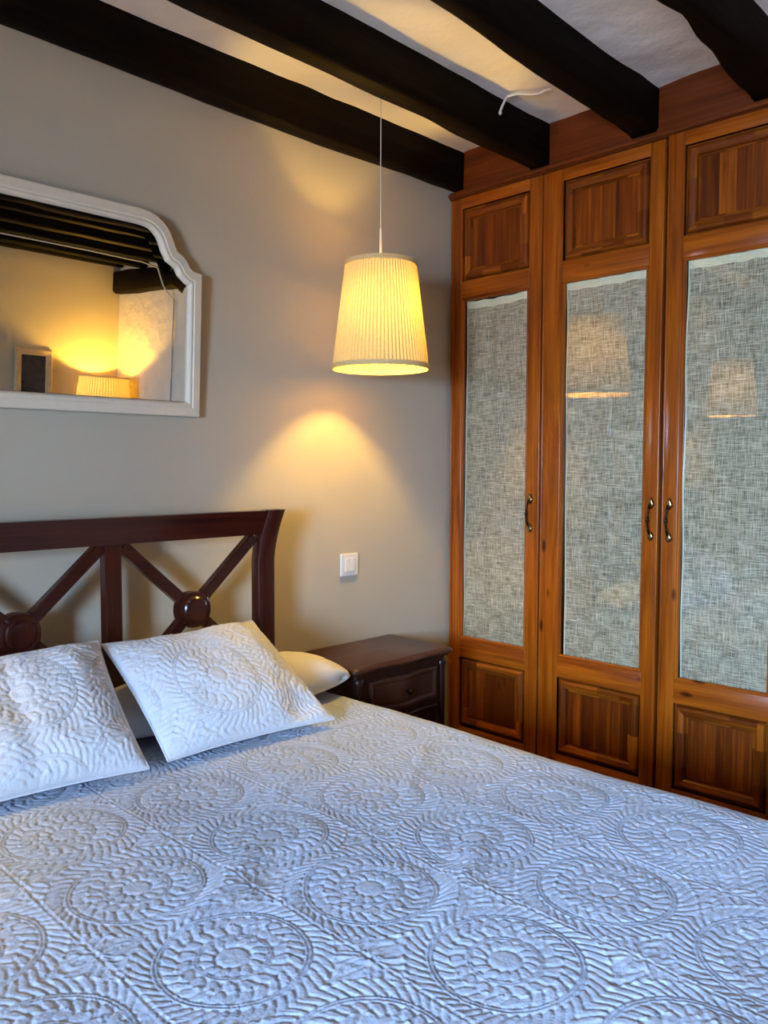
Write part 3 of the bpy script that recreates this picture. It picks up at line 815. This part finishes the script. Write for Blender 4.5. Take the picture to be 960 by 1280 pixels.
def front_panel(z0, z1):
    b = MB(); n = 24; prof = [(0, .0), (0, -.010), (.004, -.013), (.012, -.013), (.016, -.010), (.020, -.007)]
    vs = []; fs = []
    def yy(x):
        t = (x-(NX0+.054))/(NX1-NX0-.108); return NYF+.024+.016*(.5-.5*math.cos(2*math.pi*t))-.024*math.exp(-((t-.5)/.17)**2)
    rings = []
    for ins, dep in prof:
        a, c, e, f_ = xl+ins, xr-ins, z0+ins, z1-ins
        ring = [(a+(c-a)*i/n, e) for i in range(n+1)]+[(c, f_)]+[(c-(c-a)*i/n, f_) for i in range(1, n+1)]
        rings.append([(x, yy(x)+dep, z) for x, z in ring])
    k = len(rings[0])
    for rg in rings: vs += rg
    for i in range(len(rings)-1):
        for j in range(k): fs.append([i*k+j, i*k+(j+1) % k, (i+1)*k+(j+1) % k, (i+1)*k+j])
    o = (len(rings)-1)*k
    for i in range(n): fs.append([o+i, o+i+1, o+k-1-(i+1), o+k-1-i])
    b.add(vs, fs, 0, False); return b, yy
for z0, z1, kz in ((.535, .648, .592), (.14, .515, .40)):
    b, yy = front_panel(z0, z1)
    d = b.build('drawer' if z0 > .3 else 'cabinet_door', M['night_x' if z0 > .3 else 'night_z'], ns)
    kx = (xl+xr)/2
    kb = MB(); kb.tube([(kx, yy(kx)-.004, kz), (kx, yy(kx)-.014, kz), (kx, yy(kx)-.018, kz), (kx, yy(kx)-.026, kz), (kx, yy(kx)-.029, kz)], [.005, .004, .009, .011, .004], 14)
    kb.build('knob', M['bronze'], d)
for xx in (NX0+.05, NX1-.05):
    for yy2 in (NYB-.05, NYF+.06):
        b = MB(); b.lathe([(.010, 0), (.014, .02), (.022, .07), (.026, .10)], 14, 0, (xx, yy2, 0)); b.build('leg', M['night_z'], ns)

# ------------------------------------------------------------------ light switch
SX, SZ = 2.022, .989
sw = empty('light_switch', (SX, -.002, SZ), 'white double rocker light switch on the wall above the nightstand', 'light switch')
b = MB(); b.box(SX-.043, SX+.043, -.0085, 0, SZ-.041, SZ+.041, 0, .004, 3); b.build('switch_plate', M['white_plastic'], sw)
for k in (-1, 1):
    b = MB(); b.box(SX+k*.0125-.0118, SX+k*.0125+.0118, -.0125, -.008, SZ-.0235, SZ+.0235, 0, .002, 2)
    o = b.build('rocker', M['white_plastic'], sw)
    o.rotation_euler.x = 0.0

# ------------------------------------------------------------------ pendant lamps
def point(name, loc, power, col, r, parent):
    l = bpy.data.lights.new(name, 'POINT'); l.energy = power; l.color = col; l.shadow_soft_size = r
    o = bpy.data.objects.new(name, l); C.objects.link(o); o.parent = parent; o.location = Vector(loc)-world_loc(parent); return o
def pleats(b, r0, z0, r1, z1, cx, cy, n=78, depth=.0035):
    K = n*4; vs = []; fs = []; rows = 7
    for i in range(rows):
        t = i/(rows-1); r = r0+(r1-r0)*t; z = z0+(z1-z0)*t
        for k in range(K):
            a = 2*math.pi*k/K; q = (k % 4)
            rr = r+depth*(.0, .8, 1.0, .8)[q]*(r/r0)
            vs.append((cx+rr*math.cos(a), cy+rr*math.sin(a), z))
    for i in range(rows-1):
        for k in range(K): fs.append([i*K+k, i*K+(k+1) % K, (i+1)*K+(k+1) % K, (i+1)*K+k])
    b.add(vs, fs, [0 if (f[0] % 4) < 2 else 1 for f in fs], False)
def band(b, r, z0, z1, cx, cy, t=.0025, n=72, dr=0.0):
    b.lathe([(r-t, z0), (r+t, z0), (r+t+dr, z1), (r-t+dr, z1), (r-t, z0)], n, 0, (cx, cy, 0), True, cap=False)
def pendant(cx, cy, label):
    e = empty('pendant_lamp', (cx, cy, 1.665), label, 'pendant lamp', 'pleated pendant lamps')
    zb, zt, rb, rt = 1.668, 2.008, .156, .114
    b = MB(); pleats(b, rb, zb, rt, zt, cx, cy); b.build('lamp_shade', [M['shade'], M['shade_double']], e)
    b = MB(); band(b, rb+.003, zb-.004, zb+.012, cx, cy, dr=-.0015); b.build('shade_trim', M['shade_trim'], e)
    b = MB(); band(b, rt+.003, zt-.010, zt+.004, cx, cy, dr=-.001); b.build('shade_trim', M['shade_trim'], e)
    b = MB()
    for k in range(3):
        a = 2*math.pi*k/3+.4; b.tube([(cx+.018*math.cos(a), cy+.018*math.sin(a), zt-.012), (cx+(rt-.002)*math.cos(a), cy+(rt-.002)*math.sin(a), zt-.006)], .0016, 6)
    b.tube([(cx+.02*math.cos(t), cy+.02*math.sin(t), zt-.012) for t in np.linspace(0, 2*math.pi, 25)], .0018, 6)
    b.build('shade_spider', M['steel'], e)
    b = MB(); b.lathe([(.0045, zt-.02), (.0045, zt+.02), (.0038, zt+.10), (.0032, zt+.112)], 12, 0, (cx, cy, 0)); b.build('stem', M['white_plastic'], e)
    b = MB(); b.tube([(cx, cy, zt+.108), (cx-.001, cy, zt+.3), (cx, cy, ZT-.01)], .0016, 6); b.build('cord', M['cord'], e)
    b = MB(); b.lathe([(.0, -.035), (.03, -.034), (.038, -.02), (.04, 0), (.04, .01)], 24, 0, (cx, cy, ZT-.004)); b.build('ceiling_rose', M['white_plastic'], e)
    b = MB(); b.lathe([(.0135, zt-.075), (.0155, zt-.07), (.0155, zt-.03), (.010, zt-.018)], 16, 0, (cx, cy, 0)); b.build('lamp_holder', M['white_plastic'], e)
    bz = 1.905
    b = MB(); b.lathe([(.003, -.034), (.014, -.031), (.024, -.020), (.028, -.004), (.025, .010), (.016, .024), (.0125, .03)], 20, 0, (cx, cy, bz)); b.build('bulb', M['bulb'], e)
    point('bulb_light', (cx, cy, bz-.045), LAMP_W, WARM, .03, e)
    return e
LAMP_W = 22.0
pendant(1.918, -.27, 'cream pleated pendant lamp hanging lit over the nightstand')
pendant(-.10, -.25, 'second pleated pendant lamp, seen only as a reflection in the rightmost wardrobe door')

# ------------------------------------------------------------------ wall mirror
mc = .80; tilt = math.radians(3.1)
ZM0 = 1.497
mir = empty('wall_mirror', (mc, -.006, ZM0), 'white arched-top mirror hanging above the headboard', 'mirror')
mir.rotation_euler.x = tilt
half = [(.583, 0), (.583, .425), (.552, .430), (.541, .438), (.533, .452), (.520, .466), (.499, .477), (.490, .492), (.482, .513), (.470, .534), (.452, .552), (.430, .566), (.405, .573), (.380, .5755)]
outl = half+[(-x, z) for x, z in reversed(half)]
def inset(pts, d):
    n = len(pts); res = []
    for i in range(n):
        p0, p1, p2 = [Vector(pts[j]) for j in ((i-1) % n, i, (i+1) % n)]
        e1 = (p1-p0).normalized(); e2 = (p2-p1).normalized()
        n1 = Vector((-e1.y, e1.x)); n2 = Vector((-e2.y, e2.x))
        k = (n1+n2); k = k/max(.35, k.length_squared/2)
        res.append(p1+k*d)
    return res
def mloop(d, dep): return [(mc+p.x, -.006-dep, ZM0+p.y) for p in inset(outl, d)]
pf = [(0, 0), (0, .020), (.003, .023), (.025, .025), (.028, .0225), (.031, .0225), (.034, .025), (.038, .023), (.042, .015), (.044, .006)]
b = MB(); loops = [mloop(d, dep) for d, dep in pf]; k = len(outl); vs = []; fs = []
for lp in loops: vs += lp
for i in range(len(loops)-1):
    for j in range(k): fs.append([i*k+j, i*k+(j+1) % k, (i+1)*k+(j+1) % k, (i+1)*k+j])
b.add(vs, fs, 0, False); b.build('mirror_frame', M['white_paint'], mir)
b = MB(); vs = mloop(.0445, .0088)+mloop(.073, .00905); fs = [[j, (j+1) % k, (j+1) % k+k, j+k] for j in range(k)]+[[k+j for j in range(k)]]
b.add(vs, fs); gm = b.build('mirror_glass', M['mirror'], mir)
b = MB(); vs = mloop(.040, .006)+mloop(.0445, .0065); b.add(vs, [[j, (j+1) % k, (j+1) % k+k, j+k] for j in range(k)]); b.build('mirror_rim', M['black_rim'], mir)
b = MB(); vs = mloop(.002, .001); b.add(vs, [list(range(k))]); b.build('backing_board', M['black_rim'], mir)

# ------------------------------------------------------------------ cables
b = MB(); b.tube([(2.262, -.488, 2.530), (2.266, -.492, 2.545), (2.268, -.500, 2.560), (2.262, -.515, 2.570), (2.275, -.545, 2.573), (2.31, -.575, 2.573), (2.325, -.60, 2.572), (2.318, -.625, 2.573), (2.33, -.640, 2.576)], .0042, 8)
b.lathe([(.004, 0), (.006, .006), (.004, .012)], 10, 0, (2.262, -.488, 2.519))
tag(b.build('cable', M['cord']), 'short white electric cable stub on the ceiling by the wardrobe', 'cable')
b = MB()
b.tube([(-.4, -3.29, 2.437), (.8, -3.285, 2.436), (1.8, -3.288, 2.437), (2.55, -3.285, 2.435), (2.8, -3.29, 2.43), (2.95, -3.30, 2.43), (3.08, -3.31, 2.41), (3.12, -3.30, 2.30), (3.14, -3.28, 2.25), (3.188, -3.26, 2.20), (3.193, -3.255, 1.0), (3.193, -3.255, .0)], .006, 8)
tag(b.build('cable', M['cord']), 'long white cable run under a far beam, seen in the mirror', 'cable')

# ------------------------------------------------------------------ far corner seen in the mirror
tl = empty('table_lamp', (2.985, -3.88, .84), 'lit yellow table lamp in the far corner, seen in the mirror', 'table lamp')
lx, ly = 2.985, -3.88
b = MB(); b.lathe([(.07, .84), (.075, .85), (.05, .87), (.02, .89), (.018, 1.0), (.04, 1.06), (.055, 1.14), (.04, 1.22), (.015, 1.28), (.012, 1.34)], 28, 0, (lx, ly, 0)); b.build('base', M['white_paint'], tl)
b = MB(); pleats(b, .20, 1.33, .18, 1.61, lx, ly, 60, .002); b.build('lamp_shade', [M['shade'], M['shade_double']], tl)
b = MB(); band(b, .201, 1.326, 1.336, lx, ly); b.build('shade_trim', M['shade_trim'], tl)
b = MB(); band(b, .181, 1.604, 1.614, lx, ly); b.build('shade_trim', M['shade_trim'], tl)
b = MB(); b.lathe([(.003, -.034), (.014, -.031), (.024, -.020), (.028, -.004), (.025, .010), (.016, .024), (.0125, .03)][::1], 20, 0, (lx, ly, 1.42)); b.build('bulb', M['bulb'], tl)
point('bulb_light', (lx, ly, 1.50), 32.0, (1.0, .57, .07), .03, tl)
tb = empty('chest_of_drawers', (2.75, -3.87, 0), 'wooden chest of drawers under the table lamp in the far corner', 'chest')
b = MB(); b.box(2.32, 3.185, -4.085, -3.66, .08, .81, 0, .004); b.build('body', M['night_z'], tb)
b = MB(); b.box(2.30, 3.195, -4.095, -3.64, .81, .84, 0, .006); b.build('top', M['night_x'], tb)
for i in range(3):
    b = MB(); b.box(2.35, 3.155, -3.66, -3.645, .11+.235*i, .325+.235*i, 0, .004); d = b.build('drawer', M['night_x'], tb)
    for kx in (2.55, 2.95):
        kb = MB(); kb.tube([(kx, -3.646, .22+.235*i), (kx, -3.63, .22+.235*i), (kx, -3.622, .22+.235*i)], [.006, .012, .006], 12); kb.build('knob', M['brass'], d)
for xx in (2.36, 3.13):
    for yy2 in (-4.04, -3.70):
        b = MB(); b.box(xx-.025, xx+.025, yy2-.025, yy2+.025, 0, .08, 0, .003); b.build('leg', M['night_z'], tb)
pf_ = empty('framed_mirror', (2.53, -4.098, 1.25), 'small pale-framed dark picture on the far wall, seen in the mirror', 'picture frame')
b = MB()
fx_, hz0, hz1 = (2.392, 2.668), 1.30, 1.775
rl = []
for ins, dep in [(0, 0), (0, .02), (.012, .026), (.045, .018), (.048, .008)]:
    rl.append([(fx_[0]+ins, -4.098+dep, hz0+ins), (fx_[1]-ins, -4.098+dep, hz0+ins), (fx_[1]-ins, -4.098+dep, hz1-ins), (fx_[0]+ins, -4.098+dep, hz1-ins)])
for a, c in zip(rl[:-1], rl[1:]):
    for k in range(4):
        j = (k+1) % 4; b.add([a[k], a[j], c[j], c[k]], [[0, 1, 2, 3]])
b.build('frame', M['gold_frame'], pf_)
b = MB(); b.add([(x, -4.09, z) for x, y, z in rl[-1]], [[0, 1, 2, 3]]); b.build('picture', plain('dark_print', (.03, .02, .012), .25, noise=.6, scale=9), pf_)

# ------------------------------------------------------------------ daylight
w = bpy.data.worlds.new('world'); scene.world = w; w.use_nodes = True
w.node_tree.nodes['Background'].inputs[0].default_value = (0.55, 0.70, 1.0, 1); w.node_tree.nodes['Background'].inputs[1].default_value = 0.5
def area(name, loc, rot, sx, sy, power, col):
    l = bpy.data.lights.new(name, 'AREA'); l.shape = 'RECTANGLE'; l.size = sx; l.size_y = sy; l.energy = power; l.color = col
    o = bpy.data.objects.new(name, l); C.objects.link(o); o.location = loc; o.rotation_euler = rot; return o
d_ = Vector((1.4, -.9, .9))-Vector((-3.3, -2.75, 1.68))
area('daylight', (-3.3, -2.75, 1.68), d_.to_track_quat('-Z', 'Y').to_euler(), 1.8, 1.15, 600.0, (.44, .66, 1.0))

d_ = Vector((1.2, -1.2, 2.2))-Vector((-2.7, -2.6, .35))      # sunlit ground outside throws light up through the window
area('ground_bounce', (-2.7, -2.6, .35), d_.to_track_quat('-Z', 'Y').to_euler(), 1.6, 1.4, 170.0, (1.0, .84, .74))

vs_ = scene.view_settings
vs_.view_transform = 'Standard'; vs_.look = 'None'; vs_.exposure = 0.5; vs_.gamma = 1.0; vs_.use_curve_mapping = False
